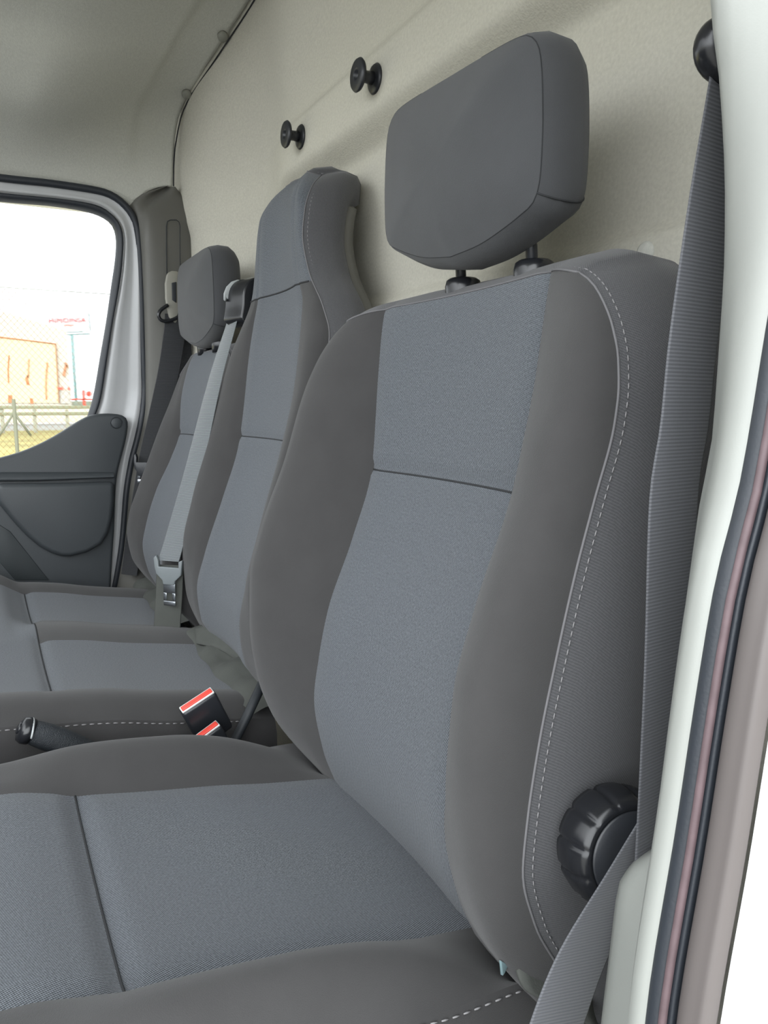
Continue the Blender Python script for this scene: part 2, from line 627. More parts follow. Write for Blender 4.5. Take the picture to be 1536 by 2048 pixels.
# belt height adjuster slot line on the trim
sl = [(333, 450), (334, 443), (340, 440), (354, 440), (359, 444), (360, 452), (361, 560), (334, 560)]
tube('slot_outline', [tuple(onX(px, py, 1.917)) for px, py in [(334, 558), (333, 500), (333, 452), (335, 443), (341, 440), (353, 440), (358, 444), (360, 452), (360, 500), (361, 558)]], .0012, MT['dark'], pil, 6)

# driver's B-pillar, its seal, sill and the white outer side, nearest to the eye
zz = [-.05, .2, .40, .541, .60, .65, .713, .771, .822, .888, .95, 1.05, 1.2, 1.4, 1.6]
fi = curve1([(-.05, -.30), (.40, -.322), (.60, -.334), (.73, -.342), (.80, -.35), (.848, -.358), (.925, -.3585), (.966, -.356), (1.02, -.347), (1.06, -.336), (1.2, -.325), (1.6, -.30)])
fo = curve1([(-.05, -.268), (.40, -.281), (.541, -.286), (.65, -.301), (.713, -.309), (.771, -.318), (.822, -.332), (.888, -.342), (.95, -.35), (1.05, -.352), (1.2, -.35), (1.6, -.34)])


def sheet(name, prof, m, parent=None, zs=np.linspace(-.05, 1.6, 90)):
    return grid(name, [spline([(x, f(z), z) for x, f in prof], 25) for z in zs], m, parent)


ofs = lambda f, d: (lambda z: f(z)+d)
pt = sheet('trim_2', [(.335, ofs(fi, -.10)), (.31, ofs(fi, -.05)), (.293, ofs(fi, -.02)), (.284, ofs(fi, -.004)), (.276, ofs(fi, .004)), (.262, lambda z: fi(z)*.4+fo(z)*.6+.006), (.25, ofs(fo, .004)), (.24, fo), (.236, ofs(fo, -.01))], MT['trim'])
struct(pt)
# swollen foot of the trim over the belt reel
b0 = curve1([(-.05, .012), (.44, .005), (.51, .003), (.545, .002), (.565, -.001), (.585, -.006), (.605, -.014)])
fz = lambda k: (lambda z: fi(z)*.95+k*b0(z))
fx = lambda x, z: .282+(x-.282)*sstep((.612-z)/.06)
foot = grid('reel_cover', [spline([(fx(x_, z), y_, z_) for x_, y_, z_ in [(.33, fi(z)-.06, z), (.327, fi(z)-.03+b0(z)*.6, z), (.318, fi(z)-.012+b0(z), z), (.30, fi(z)-.006+b0(z)*1.05, z), (.285, fi(z)-.002+b0(z)*.75, z), (.268, fi(z)+.0+b0(z)*.25, z), (.262, fi(z)-.03, z)]], 22) for z in np.linspace(-.05, .61, 50)], MT['trim'], pt)
f1 = lambda d: ofs(fo, d)
ws = sheet('trim_3', [(.2475, f1(-.012)), (.244, f1(-.001)), (.240, f1(.002)), (.235, f1(.001)), (.2325, f1(-.003)), (.2295, f1(-.002)), (.2285, f1(-.01))], MT['rubber'])
struct(ws)
tube('seal_lip', [(.2336, fo(z)-.001, z) for z in np.linspace(-.05, 1.5, 60)], .0024, MT['rubred'], ws, 6)
wr = sheet('trim_4', [(.2285, f1(-.014)), (.2275, f1(-.004)), (.2225, f1(.0)), (.216, f1(.0)), (.211, f1(-.001)), (.209, f1(-.008))], MT['sill'])
struct(wr)
ow = sheet('wall_driver_side', [(.2115, f1(-.03)), (.2110, f1(-.006)), (.2095, f1(-.001)), (.2075, f1(-.006)), (.206, f1(-.05)), (.205, f1(-.3)), (.205, f1(-.9))], MT['white'])
struct(ow)
lathe('body_plug', [(0, 0), (.011, 0), (.011, .0006), (.0105, .0010), (.0095, .0004), (0, .0004)], (.2055, -.318, .555), (-1, 0, 0), MT['white'], ow)


# dashboard across the front of the cab (ahead of the picture's edge)
dsec = spline([(.86, .28), (.74, .34), (.70, .52), (.72, .74), (.80, .88), (.95, .93), (1.35, .95), (1.5, .90)], 40)
dash = grid('dashboard', [[(x, y+.06*sstep(abs(x-1.14)/.9-.5), z) for x in np.linspace(.30, 1.98, 24)] for y, z in dsec], MT['doorpl'])
tag(dash, 'charcoal moulded dashboard across the front of the cab', 'dashboard')
md = dash.modifiers.new('t', 'SOLIDIFY')
md.thickness = .02
box('bulkhead_pad', (1.14, 1.3, .25), (1.7, .06, 1.2), MT['dark'], dash, .01)

# ------------------------------------------------------------------ seats
def backrest(parent, cx, pf, qf, sf, aw, bw, cw, zb, zt, drop, seamz=None, head_z=None, depth=((.02, .006), (.06, .012), (.1, .010), (.135, -.002), (.15, -.03)), toplift=.45, nrow=90, sag=.012, mat_panel='weave', dk=2.0, topmid=0.0):
    NP, NB = 17, 12
    ts = np.linspace(0, 1, NB)[1:]
    V = np.linspace(0, 1, nrow)
    rows = []
    for v in V:
        r = []
        # column parameter: panel -1..1, bolsters beyond
        half = []
        for i in range(NP//2+1):
            half.append(('p', i/(NP//2)))
        for t in ts:
            half.append(('b', t))
        pts = []
        for kind, t in half:
            z0 = zb+(zt-zb)*v
            a, bb, cc = aw(z0), bw(z0), cw(z0)
            if kind == 'p':
                x = a*t
            elif t <= .6:
                x = a+(bb-a)*(t/.6)
            else:
                x = bb+(cc-bb)*math.sin(math.pi/2*(t-.6)/.4)
            s = x/cc
            z = zb+(zt-zb)*v-drop(s)*v**dk
            p, q, st = pf(z), qf(z), sf(z)
            if kind == 'p':
                y = p-sag*(1-t*t)
                y -= .004*math.exp(-((1-t)*a/.006)**2)
                if seamz:
                    y -= .004*math.exp(-((z-seamz)/.006)**2)
            elif t <= .6:
                y = p+(q-p)*math.sin(math.pi/2*t/.6)
                y -= .004*math.exp(-((x-a)/.006)**2)
            else:
                y = q-(q-st)*(1-math.cos(math.pi/2*(t-.6)/.4))
            pts.append((x, y, z))
        full = [(cx-x, y, z) for x, y, z in pts[::-1]]+[(cx+x, y, z) for x, y, z in pts[1:]]
        rows.append(full)
    G = np.array(rows)
    nc = G.shape[1]
    L0, R0 = NB-1, nc-NB
    hi = nrow-1
    if head_z:
        hi = int(np.argmin(np.abs(zb+(zt-zb)*V-head_z)))
    # boundary: near side up, across the top, far side down
    bd = np.vstack([G[:, 0], G[-1, 1:-1], G[::-1, -1]])
    c2 = np.array([cx, 0, (zb+zt)/2])
    tg = np.gradient(bd, axis=0)
    nrm = np.stack([-tg[:, 2], np.zeros(len(bd)), tg[:, 0]], 1)
    ln = np.linalg.norm(nrm, axis=1)
    nrm /= np.maximum(ln, 1e-9)[:, None]
    for _ in range(6):
        nrm[1:-1] = (nrm[:-2]+nrm[1:-1]*2+nrm[2:])/4
    nrm /= np.linalg.norm(nrm, axis=1)[:, None]
    if (nrm[0][0] > 0):
        nrm = -nrm
    rings = [bd]
    for dy, o in depth:
        k = 1+toplift*np.clip(nrm[:, 2], 0, 1)**2+topmid*np.clip(nrm[:, 2], 0, 1)**8
        q = bd+nrm*(o*k)[:, None]
        q[:, 1] -= dy
        rings.append(q)
    B = np.array(rings)
    cover = grid('backrest', B, MT['side'], parent)
    # back plate closes the shell
    me = cover.data
    last = rings[-1]
    nb_ = len(last)
    h = nrow
    Lc = last[:h]
    Rc = last[::-1][:h]
    plate = np.array([[Lc[i]*(1-t)+Rc[i]*t for t in np.linspace(0, 1, 8)] for i in range(h)])
    grid('back_cover', plate, MT['dark'], cover)
    grid('centre_panel', G[:hi+1, L0:R0+1], MT[mat_panel], cover)
    grid('side_bolster', G[:hi+1, :L0+1], MT['plain'], cover)
    grid('side_bolster', G[:hi+1, R0:], MT['plain'], cover)
    if head_z:
        grid('head_panel', G[hi:, :], MT[mat_panel], cover)
        tube('head_seam', G[hi, 2:-2]+np.array([0, .0004, 0]), .0013, MT['seam'], cover, 6)
    if seamz:
        j = int(np.argmin(np.abs(G[:, nc//2, 2]-seamz)))
        tube('cross_seam', G[j, L0:R0+1]+np.array([0, .0003, 0]), .0011, MT['seam'], cover, 6)
    tube('edge_seam', bd+np.array([0, .0002, 0]), .0011, MT['piping'], cover, 6)
    q = bd+nrm*.0030
    q[:, 1] -= .0065
    dashes('edge_stitching', q, MT['thread'], cover)
    return cover, G, L0, R0, B


def headrest(parent, cx, y0, w, zlo, zhi, thick=.055, zpost=.98, py=-.48, rake=0.0, edge=.035, roll=0.0, pofs=0.0):
    """pillow: front face, side strip, under panel and two posts"""
    # front outline in (x, z), counter-clockwise from bottom centre
    out = [(0, zlo), (.35*w, zlo+.005), (.62*w, zlo+.014), (.82*w, zlo+.023), (.93*w, zlo+.030), (.985*w, zlo+.046), (1.0*w, zlo+.08), (.995*w, (zlo+zhi)/2+.02), (.975*w, zhi-.034), (.935*w, zhi-.014), (.84*w, zhi-.002), (.68*w, zhi+.002), (.35*w, zhi+.003), (0, zhi+.003)]
    left = [(-x, z) for x, z in out[::-1]][1:-1]
    loop = out+left
    P = spline([(x, 0, z+roll*x) for x, z in loop]+[(loop[0][0], 0, loop[0][1])], 97)[:-1]
    zc = (zlo+zhi)/2
    n = len(P)
    fr_ = []
    for k in [0.0, .12, .25, .4, .55, .68, .8, .9, .96, 1.0]:
        ring = []
        for p in P:
            x, z = p[0]*k, zc+(p[2]-zc)*k
            bulge = .022*(1-k**2.2)
            ring.append((cx+x, y0+bulge-rake*(z-zc), z))
        fr_.append(ring)
    hr = grid('headrest', fr_, MT['headcloth'], parent, close_u=True)
    sd = []
    for dy, o in [(0, 0), (.006, .004), (.02, .008), (.04, .007), (thick*.85, -.002), (thick, -.015), (thick+.006, -.035), (thick+.008, -.09)]:
        ring = []
        for p in P:
            d = np.array([p[0]/w, (p[2]-zc)/((zhi-zlo)/2)])
            d /= np.linalg.norm(d)
            oo = o
            if d[1] < 0 and o > 0:
                oo = o*(1+.35*abs(d[1]))
            ring.append((cx+p[0]+d[0]*oo, y0-dy-rake*(p[2]-zc), p[2]+d[1]*oo))
        sd.append(ring)
    low = n
    grid('side_strip', sd, MT['headcloth'], hr, close_u=True)
    S0 = [(cx+p[0]*1.002, y0-.0005-rake*(p[2]-zc), p[2]) for p in P]
    kz = [p for p in S0 if p[2] < zhi-.02]
    a_ = [p for p in S0 if p[2] < zc]
    i_ = len(S0)//2
    tube('seam_cord', S0[i_+6:]+S0[:i_-6], .0006, MT['seam'], hr, 6)
    i_ = min(range(n), key=lambda i: (P[i][0]+.95*w)**2+(P[i][2]-zlo-.033)**2)
    tube('under_seam', spline([tuple(sd[k][i_]) for k in range(6)], 14), .0008, MT['seam'], hr, 6)
    for s in (-1, 1):
        tube('post', [(cx+pofs+s*.06, py, zpost-.03), (cx+pofs+s*.06, py+.004, (zlo+zpost)/2+.01), (cx+pofs+s*.06, y0-thick*.45, zlo+.03)], .0058, MT['black'], hr, 12)
        lathe('guide_sleeve', [(0, -.02), (.0185, -.02), (.0195, -.006), (.0200, .002), (.0185, .008), (.015, .0105), (.008, .011), (0, .011)], (cx+pofs+s*.06, py, zpost-.005), (0, 0, 1), MT['gloss'], hr, 20)
    return hr


def cushion(parent, xcols, zf, ys, mats, name='cushion', zside=.29, seams=(), stitch=None):
    """xcols: list of x; zf(x, y) height; mats: list of (col0, col1, part name, material, row0, row1)"""
    G = np.array([[(x, y, zf(x, y)) for x in xcols] for y in ys])
    nr, nc = G.shape[:2]
    bd = np.vstack([G[:, 0], G[-1, 1:-1], G[::-1, -1]])
    rings = [bd]
    cx, cy = (xcols[0]+xcols[-1])/2, ys[0]+.1
    d = np.zeros_like(bd)
    d[:nr, 0] = -1
    d[nr:nr+nc-2, 1] = 1
    d[nr+nc-2:, 0] = 1
    for _ in range(8):
        d[1:-1] = (d[:-2]+2*d[1:-1]+d[2:])/4
    for o, dz in [(.004, .006), (.008, .02), (.009, .05), (.005, .09), (-.004, .12), (-.03, .13)]:
        q = bd+d*o
        q[:, 2] -= dz
        rings.append(q)
    body = grid(name, rings, MT['plain'], parent)
    for (c0_, c1_, nm, m, r0, r1) in mats:
        grid(nm, G[r0:r1+1, c0_:c1_+1], m, body)
    # under pan
    last = rings[-1]
    L_, R__ = last[:nr], last[::-1][:nr]
    grid('under_pan', [[L_[i]*(1-t)+R__[i]*t for t in np.linspace(0, 1, 6)] for i in range(nr)], MT['dark'], body)
    return body, G, bd, rings


# ---- driver's seat
DX = .667
drv = root('driver_seat', 'large charcoal driver seat with grey twill centre and round side knob, nearest the open doorway', 'seat')
pf = curve1([(.30, -.40), (.387, -.364), (.43, -.349), (.498, -.338), (.55, -.345), (.609, -.358), (.693, -.391), (.781, -.419), (.893, -.428), (.964, -.436), (.99, -.45)])
qf = curve1([(.30, -.44), (.336, -.407), (.385, -.361), (.451, -.319), (.511, -.30), (.573, -.293), (.64, -.295), (.704, -.312), (.786, -.345), (.863, -.37), (.927, -.397), (.975, -.425)])
sf = curve1([(.30, -.44), (.366, -.40), (.421, -.372), (.47, -.345), (.519, -.332), (.558, -.335), (.617, -.344), (.672, -.356), (.737, -.372), (.791, -.388), (.844, -.404), (.89, -.409), (.914, -.411), (.95, -.416), (.98, -.43)])
K = lambda v: (lambda z: v)
bk, G, L0, R0, B = backrest(drv, DX, pf, qf, sf, K(.15), curve1([(.3, .243), (.88, .243), (.92, .236), (.95, .221), (.972, .20)]), curve1([(.3, .267), (.87, .267), (.90, .263), (.925, .254), (.948, .239), (.962, .225), (.972, .208)]), .335, .972,
                            lambda s: .012*max(0, abs(s)-.6)**2/.16, seamz=.782, topmid=.4)
bk['label'] = 'tall backrest with raised side bolsters and pale double stitching'
headrest(drv, DX-.005, -.432, .138, 1.006, 1.174, roll=.045, thick=.064, pofs=-.014, zpost=.989, py=-.480)


def side_prof(c, peak, e):
    return c


pz = curve1([(-.46, .372), (-.38, .385), (-.362, .389), (-.278, .404), (-.22, .416), (-.16, .426), (-.116, .434), (-.085, .440), (-.066, .443), (-.04, .453), (0, .463), (.06, .467), (.15, .458), (.2, .44), (.24, .40), (.262, .35)])
bz = curve1([(-.46, .30), (-.40, .343), (-.355, .383), (-.299, .42), (-.233, .449), (-.178, .462), (-.07, .473), (.004, .468), (.08, .47), (.15, .46), (.2, .442), (.24, .40), (.262, .35)])
sz = curve1([(-.46, .32), (-.40, .37), (-.352, .400), (-.289, .404), (-.216, .419), (-.1, .432), (.0, .44), (.1, .44), (.2, .42), (.24, .385), (.262, .34)])


def drv_z(x, y):
    d = abs(x-DX)
    a, b_, c_ = .156, .210, .243
    g = .006*math.exp(-((y+.066)/.012)**2)
    if d <= a:
        return pz(y)-.008*(1-(d/a)**2)-g-.003*math.exp(-((a-d)/.006)**2)
    if d <= b_:
        t = (d-a)/(b_-a)
        return pz(y)+(bz(y)-pz(y))*math.sin(math.pi/2*t)-.003*math.exp(-((d-a)/.006)**2)
    t = (d-b_)/(c_-b_)
    return bz(y)-(bz(y)-sz(y))*(1-math.cos(math.pi/2*min(t, 1)))


half = list(np.linspace(0, .156, 9))+list(np.linspace(.156, .210, 7))[1:]+list(.210+.033*np.sin(np.linspace(0, math.pi/2, 8)))[1:]
xc = [DX-h for h in half[::-1]]+[DX+h for h in half[1:]]
ys = np.concatenate([np.linspace(-.44, -.10, 40), np.linspace(-.095, -.03, 27), np.linspace(-.025, .262, 40)])
i0 = len(half)-9
i1 = len(xc)-1-i0
cb, CG, cbd, crg = cushion(drv, xc, drv_z, ys, [(0, i0, 'side_bolster', MT['plain'], 0, len(ys)-1), (i0, i1, 'centre_panel', MT['weave'], 0, len(ys)-1), (i1, len(xc)-1, 'side_bolster', MT['plain'], 0, len(ys)-1)])
j = int(np.argmin(np.abs(ys+.066)))
tube('cross_seam', CG[j, i0:i1+1]+np.array([0, 0, .0003]), .0012, MT['seam'], cb, 6)
dashes('edge_stitching', cbd+np.array([0, 0, -.004])+np.where(np.arange(len(cbd))[:, None] < len(ys), np.array([[-.004, 0, 0]]), np.array([[.004, 0, 0]])), MT['thread'], cb, .006, .004, .0008)
# fabric tab at the rear corner of the cushion
fl = [spline([(.425-.02*t, -.352-.06*t, .434-.045*t), (.412-.02*t, -.340-.06*t, .430-.045*t), (.404-.02*t, -.338-.06*t, .421-.045*t), (.400-.02*t, -.342-.06*t, .413-.045*t)], 8) for t in np.linspace(0, 1, 8)]
fo_ = grid('corner_tab', fl, MT['skirt'], drv)
md = fo_.modifiers.new('t', 'SOLIDIFY')
md.thickness = .004
tg_ = [(1003, 1922), (1017, 1931), (1010, 1946), (1006, 1952)]
prism('care_label', [tuple(onX(px, py, .418)) for px, py in tg_], (.002, .001, 0), mat('pale_label_cloth', (112, 134, 138), .7), drv, bevel=.0003)
# recliner knob on the door side of the seat
kc = Vector((.374, -.388, .541))
kax = Vector((-1, .22, .18)).normalized()
ka = kax.cross(Vector((0, 0, 1))).normalized()
kb = kax.cross(ka)
bm = bmesh.new()
rings = []
NK = 144
for hgt, rad, lob in [(0, .038, 0), (.002, .042, 1), (.010, .0435, 1), (.022, .0425, 1), (.030, .0395, .8), (.034, .036, .3), (.0345, .0325, 0), (.0325, .0318, 0), (.033, .0305, 0)]:
    ring = []
    for k in range(NK):
        th = 2*math.pi*k/NK
        ph = (th*12/(2*math.pi)) % 1.0
        notch = math.exp(-((ph-.5)/.08)**2)
        r = rad-.0022*lob*notch
        ring.append(bm.verts.new(kc+kax*hgt+(ka*math.cos(th)+kb*math.sin(th))*r))
    rings.append(ring)
for i in range(len(rings)-1):
    for k in range(NK):
        bm.faces.new((rings[i][k], rings[i][(k+1) % NK], rings[i+1][(k+1) % NK], rings[i+1][k]))
bm.faces.new(rings[0][::-1])
bm.faces.new(rings[-1])
kn = finish('recliner_knob', bm, MT['gloss'], drv)
lathe('knob_cap', [(0, .0), (.0325, .0), (.0325, .0015), (.031, .003), (.02, .0045), (.0, .005)], kc+kax*.0325, kax, MT['black'], kn, 40)
tube('spindle', [kc-kax*.05, kc+kax*.004], .016, MT['black'], kn, 16)
lathe('recliner_hinge', [(0, 0), (.020, 0), (.022, .004), (.018, .012), (0, .013)], (.925, -.375, .475), (.9, .3, .1), MT['greyp'], drv)
box('seat_pedestal', (DX, -.10, .15), (.40, .52, .26), MT['dark'], drv, .02)

# ---- passenger bench
bn = root('passenger_bench', 'double passenger bench in charcoal cloth with grey centres, beyond the driver seat', 'bench seat')
OX, MX = 1.668, 1.217
pfo = curve1([(.30, -.40), (.40, -.364), (.435, -.343), (.467, -.328), (.526, -.318), (.577, -.328), (.657, -.355), (.731, -.392), (.79, -.414), (.86, -.42), (.952, -.444), (.985, -.465)])
qfo = curve1([(.30, -.43), (.40, -.37), (.446, -.331), (.488, -.308), (.548, -.30), (.593, -.307), (.65, -.328), (.71, -.352), (.80, -.388), (.863, -.416), (.93, -.444), (.98, -.47)])
sfo = curve1([(z, qfo(z)-.045) for z in np.linspace(.30, .98, 18)])
bo, GO, L1, R1, BO = backrest(bn, OX, pfo, qfo, sfo, K(.127), K(.200), K(.222), .36, .974,
                              lambda s: .10*(1-math.sqrt(max(0, 1-min(1, max(0, abs(s)*.222-.10)/.122)**2))), seamz=.79)
bo['label'] = 'low outer backrest with separate headrest'
headrest(bn, OX+.020, -.437, .150, .990, 1.172, thick=.062, zpost=.992, py=-.475)

pfm = curve1([(.30, -.40), (.419, -.362), (.463, -.336), (.52, -.330), (.584, -.346), (.683, -.382), (.787, -.417), (.955, -.441), (1.035, -.450), (1.1, -.449), (1.17, -.452), (1.205, -.468), (1.235, -.50), (1.25, -.525)])
qfm = curve1([(.30, -.43), (.40, -.375), (.434, -.353), (.502, -.331), (.581, -.327), (.676, -.348), (.80, -.386), (.874, -.408), (.94, -.425), (.99, -.44), (1.04, -.452), (1.1, -.452), (1.17, -.456), (1.205, -.472), (1.235, -.505), (1.25, -.53)])
sfm = curve1([(.30, -.45), (.40, -.40), (.50, -.352), (.58, -.352), (.709, -.376), (.772, -.397), (.842, -.421), (.92, -.445), (.976, -.456), (1.04, -.457), (1.1, -.456), (1.15, -.462), (1.19, -.480), (1.22, -.512), (1.25, -.55)])
awm = curve1([(.3, .128), (.9, .128), (1.0, .118), (1.06, .09), (1.12, .08), (1.18, .074), (1.21, .06), (1.232, .036)])
bwm = curve1([(.3, .200), (.85, .200), (.95, .178), (1.03, .126), (1.07, .104), (1.12, .095), (1.17, .088), (1.205, .073), (1.232, .046)])
cwm = curve1([(.3, .222), (.88, .222), (.95, .212), (1.0, .182), (1.06, .129), (1.12, .107), (1.16, .103), (1.195, .092), (1.217, .076), (1.232, .055)])
bmid, GM, L2, R2_, BM = backrest(bn, MX, pfm, qfm, sfm, awm, bwm, cwm, .36, 1.232,
                                 lambda s: .012*abs(s)**3, seamz=.80, head_z=1.04,
                                 depth=((.010, .005), (.04, .010), (.062, .006), (.072, -.004), (.078, -.03)), toplift=.3, nrow=130, dk=7.0)
bmid['label'] = 'tall middle backrest with built-in head section'
# plastic shell behind the tall backrest
sh = []
for z in np.linspace(.45, 1.185, 40):
    c_ = cwm(z)-.012
    yb = sfm(z)-.080
    e = min(1, (1.185-z)/.02+.55)
    sh.append([(MX+s*c_*e, yb+dy, z) for s, dy in [(-1, .03), (-1.02, 0), (-.97, -.012), (-.6, -.016), (0, -.018), (.6, -.016), (.97, -.012), (1.02, 0), (1, .03)]])
sho = grid('back_shell', sh, MT['pillar'], bn)
# bench cushion: one piece, two grey panels
zmid = curve1([(-.46, .39), (-.38, .405), (-.322, .418), (-.20, .44), (-.138, .454), (-.085, .462), (-.066, .464), (-.04, .468), (.01, .474), (.06, .476), (.15, .466), (.2, .445), (.24, .40), (.262, .35)])
X0, Xa, Xb, Xp, Xc, Xd, X1 = 1.012, 1.095, 1.345, 1.42, 1.545, 1.795, 1.90


def bench_z(x, y):
    zm = zmid(y)
    zo = zm-.018*(1-sstep((y+.06)/.05))
    g = .005*math.exp(-((y+.066)/.010)**2)
    back = 1-sstep((y+.075)/.05)
    if x < Xa:
        t = (Xa-x)/(Xa-X0)
        return zm+.006*math.sin(math.pi*min(1, t*1.3))-.016*t**3
    if x <= Xb:
        t = (x-Xa)/(Xb-Xa)*2-1
        return zm-.006*(1-t*t)-g
    if x < Xc:
        t = (x-Xb)/(Xc-Xb)
        base = zm*(1-t)+zo*t
        tp_ = (Xp-Xb)/(Xc-Xb)
        hump = math.sin(math.pi/2*min(1, t/tp_)) if t < tp_ else .5+.5*math.cos(math.pi*(t-tp_)/(1-tp_))
        return base+.016*hump*back-g*(1-hump*back)
    if x <= Xd:
        t = (x-Xc)/(Xd-Xc)*2-1
        return zo-.006*(1-t*t)-g
    t = (x-Xd)/(X1-Xd)
    return zo+.014*math.sin(math.pi*min(1, t*1.15)*.8)-.02*t**3


xb = list(np.linspace(X0, Xa, 9))+list(np.linspace(Xa, Xb, 13))[1:]+list(np.linspace(Xb, Xc, 17))[1:]+list(np.linspace(Xc, Xd, 13))[1:]+list(np.linspace(Xd, X1, 9))[1:]
q1, q2, q3, q4 = 8, 20, 36, 48
ysb = np.concatenate([np.linspace(-.36, -.10, 30), np.linspace(-.095, -.03, 27), np.linspace(-.025, .262, 40)])
js = int(np.argmin(np.abs(ysb+.066)))
ne = len(ysb)-1
bc, BG, bbd, brg = cushion(bn, xb, bench_z, ysb, [
    (0, q1, 'side_bolster', MT['plain'], 0, ne), (q1, q2, 'centre_panel', MT['weave'], 0, js), (q2, q3, 'middle_bolster', MT['plain'], 0, js),
    (q3, q4, 'centre_panel', MT['weave'], 0, js), (q1, q4, 'front_panel', MT['weave'], js, ne), (q4, len(xb)-1, 'side_bolster', MT['plain'], 0, ne)])
tube('cross_seam', BG[js, q1:q4+1]+np.array([0, 0, .0002]), .0012, MT['seam'], bc, 6)
dashes('edge_stitching', [(p[0]-.003, p[1], p[2]-.003) for p in bbd[5:len(ysb)]], MT['thread'], bc, .006, .004, .0009)
# loose cloth skirts between cushion and backrests
rnd = random.Random(3)


def skirt(name, x0, x1, dz=0.0):
    rr = []
    for x in np.linspace(x0, x1, 30):
        wv = .006*math.sin(x*60)+.004*math.sin(x*23+1)
        rr.append(spline([(x, -.318+wv*.3, zmid(-.322)-.004+dz), (x, -.335+wv, .424+wv*.6+dz), (x, -.355, .428+wv+dz), (x, -.376+wv*.5, .437+dz), (x, -.405, .46+dz)], 14))
    return grid(name, rr, MT['skirt'], bn)


skirt('cloth_skirt', .995, 1.40)
skirt('cloth_skirt', 1.50, 1.92, -.012)
fl = [spline([(1.33+.05*t, -.325-.01*t, .424+.016*t), (1.27+.09*t, -.348, .428+.02*t), (1.20+.12*t, -.362, .425+.03*t), (1.14+.2*t, -.370, .43+.03*t)], 12) for t in np.linspace(0, 1, 6)]
o = grid('skirt_flap', fl, MT['skirt'], bn)
md = o.modifiers.new('t', 'SOLIDIFY')
md.thickness = .003
box('seat_box', (1.45, -.06, .15), (.82, .44, .26), MT['dark'], bn, .02)
tube('frame_bar', [(1.0, -.345, .47), (.985, -.31, .42), (.975, -.27, .36), (.975, -.26, .25)], .007, MT['dark'], bn, 10)

# shoulder outlet for the middle belt, on the far shoulder of the tall backrest
gc = onX(482, 588, 1.45)
out = [(446, 640), (450, 615), (451, 592), (456, 575), (468, 563), (488, 558), (506, 555), (507, 585), (505, 612), (496, 632), (484, 650), (470, 656), (455, 650)]
po = [onX(px, py, 1.45) for px, py in out]
ol = prism('belt_outlet', [tuple(p) for p in spline(po+[po[0]], 40)[:-1]], (-.05, -.02, 0), MT['gloss'], bn, bevel=.009, seg=4)
fc = [(453, 590), (458, 577), (468, 567), (480, 563), (490, 564), (488, 578), (483, 592), (479, 606), (474, 600), (470, 604), (463, 605), (459, 598), (457, 606), (453, 604)]
pf_ = [onX(px, py, 1.462) for px, py in fc]
prism('outlet_face', [tuple(p) for p in pf_], (-.02, .012, 0), MT['satin'], ol, bevel=.003)
cp = [(462, 652), (467, 652), (461, 685), (455, 686)]
prism('slide_clip', [tuple(onX(px, py, 1.445)) for px, py in cp], (-.01, 0, 0), MT['satin'], ol, bevel=.002)


# ------------------------------------------------------------------ belts and buckles
def tongue(parent, top, dirv, wv, w=.052, h=.085, mbody=None):
    """belt tongue: plastic head with two horns, then the slotted metal blade"""
    d = Vector(dirv).normalized()
    wd = Vector(wv).normalized()
    nn = d.cross(wd).normalized()
    t0 = Vector(top)

    def pt(a, b):
        return t0+wd*a+d*b
    hd = [(-.56*w, -.004), (-.40*w, .000), (-.40*w, .012), (.40*w, .012), (.40*w, .0), (.50*w, -.010), (.60*w, -.004), (.56*w, .014), (.5*w, .026), (.26*w, .038), (.22*w, .046), (-.22*w, .046), (-.26*w, .038), (-.5*w, .026)]
    hdo = prism('tongue', [pt(a, b)-nn*.004 for a, b in hd], nn*.009, mbody or MT['greyp'], parent, bevel=.0015)
    # blade with its window
    bm = bmesh.new()
    a0, b0_, b1 = .012, .04, h
    o4 = [(-a0, b0_), (a0, b0_), (a0, b1-.003), (a0*.7, b1), (-a0*.7, b1), (-a0, b1-.003)]
    add = lambda x0, x1, y0, y1: add_box(bm, pt((x0+x1)/2, (y0+y1)/2), (abs(x1-x0), .0022, abs(y1-y0)), Matrix((wd, nn, d)).transposed())
    add(-a0, a0, b0_, b1-.022)
    add(-a0, -.0055, b1-.022, b1-.006)
    add(.0055, a0, b1-.022, b1-.006)
    add(-a0, a0, b1-.006, b1+.003)
    finish('blade', bm, MT['steel'], hdo, bevel=.0006)
    return hdo


# middle belt, hanging across the outer backrest
b1_ = root('seat_belt', 'seat belt with sheen painted in pale grey and steel tongue, hanging between the two passenger backrests', 'seat belt', 'seat belts of the cab')
mp = [(476, 602), (470, 618), (462, 650), (430, 760), (392, 920), (366, 1020), (345, 1095), (337, 1122)]
xs_ = [1.458, 1.448, 1.438, 1.435, 1.43, 1.43, 1.43, 1.43]
PM = [onX(px, py, x) for (px, py), x in zip(mp, xs_)]
ribbon('webbing', PM, [(.93, .08, 0), (.90, .2, .0), (.85, .35, .0), (.78, .5, .0), (.7, .7, 0)], .046, MT['websheen'], b1_, n=60)
tongue(b1_, onX(338, 1122, 1.43), (.02, .02, -1), (.6, .8, .05), .050, .085)
# stub of the lap strand going down behind the cushion
ribbon('lap_webbing', [onX(340, 1130, 1.44), onX(338, 1190, 1.445), onX(335, 1240, 1.45), onX(334, 1256, 1.45)], [(.6, .8, 0), (.6, .8, 0)], .055, MT['skirt'], b1_, n=20)

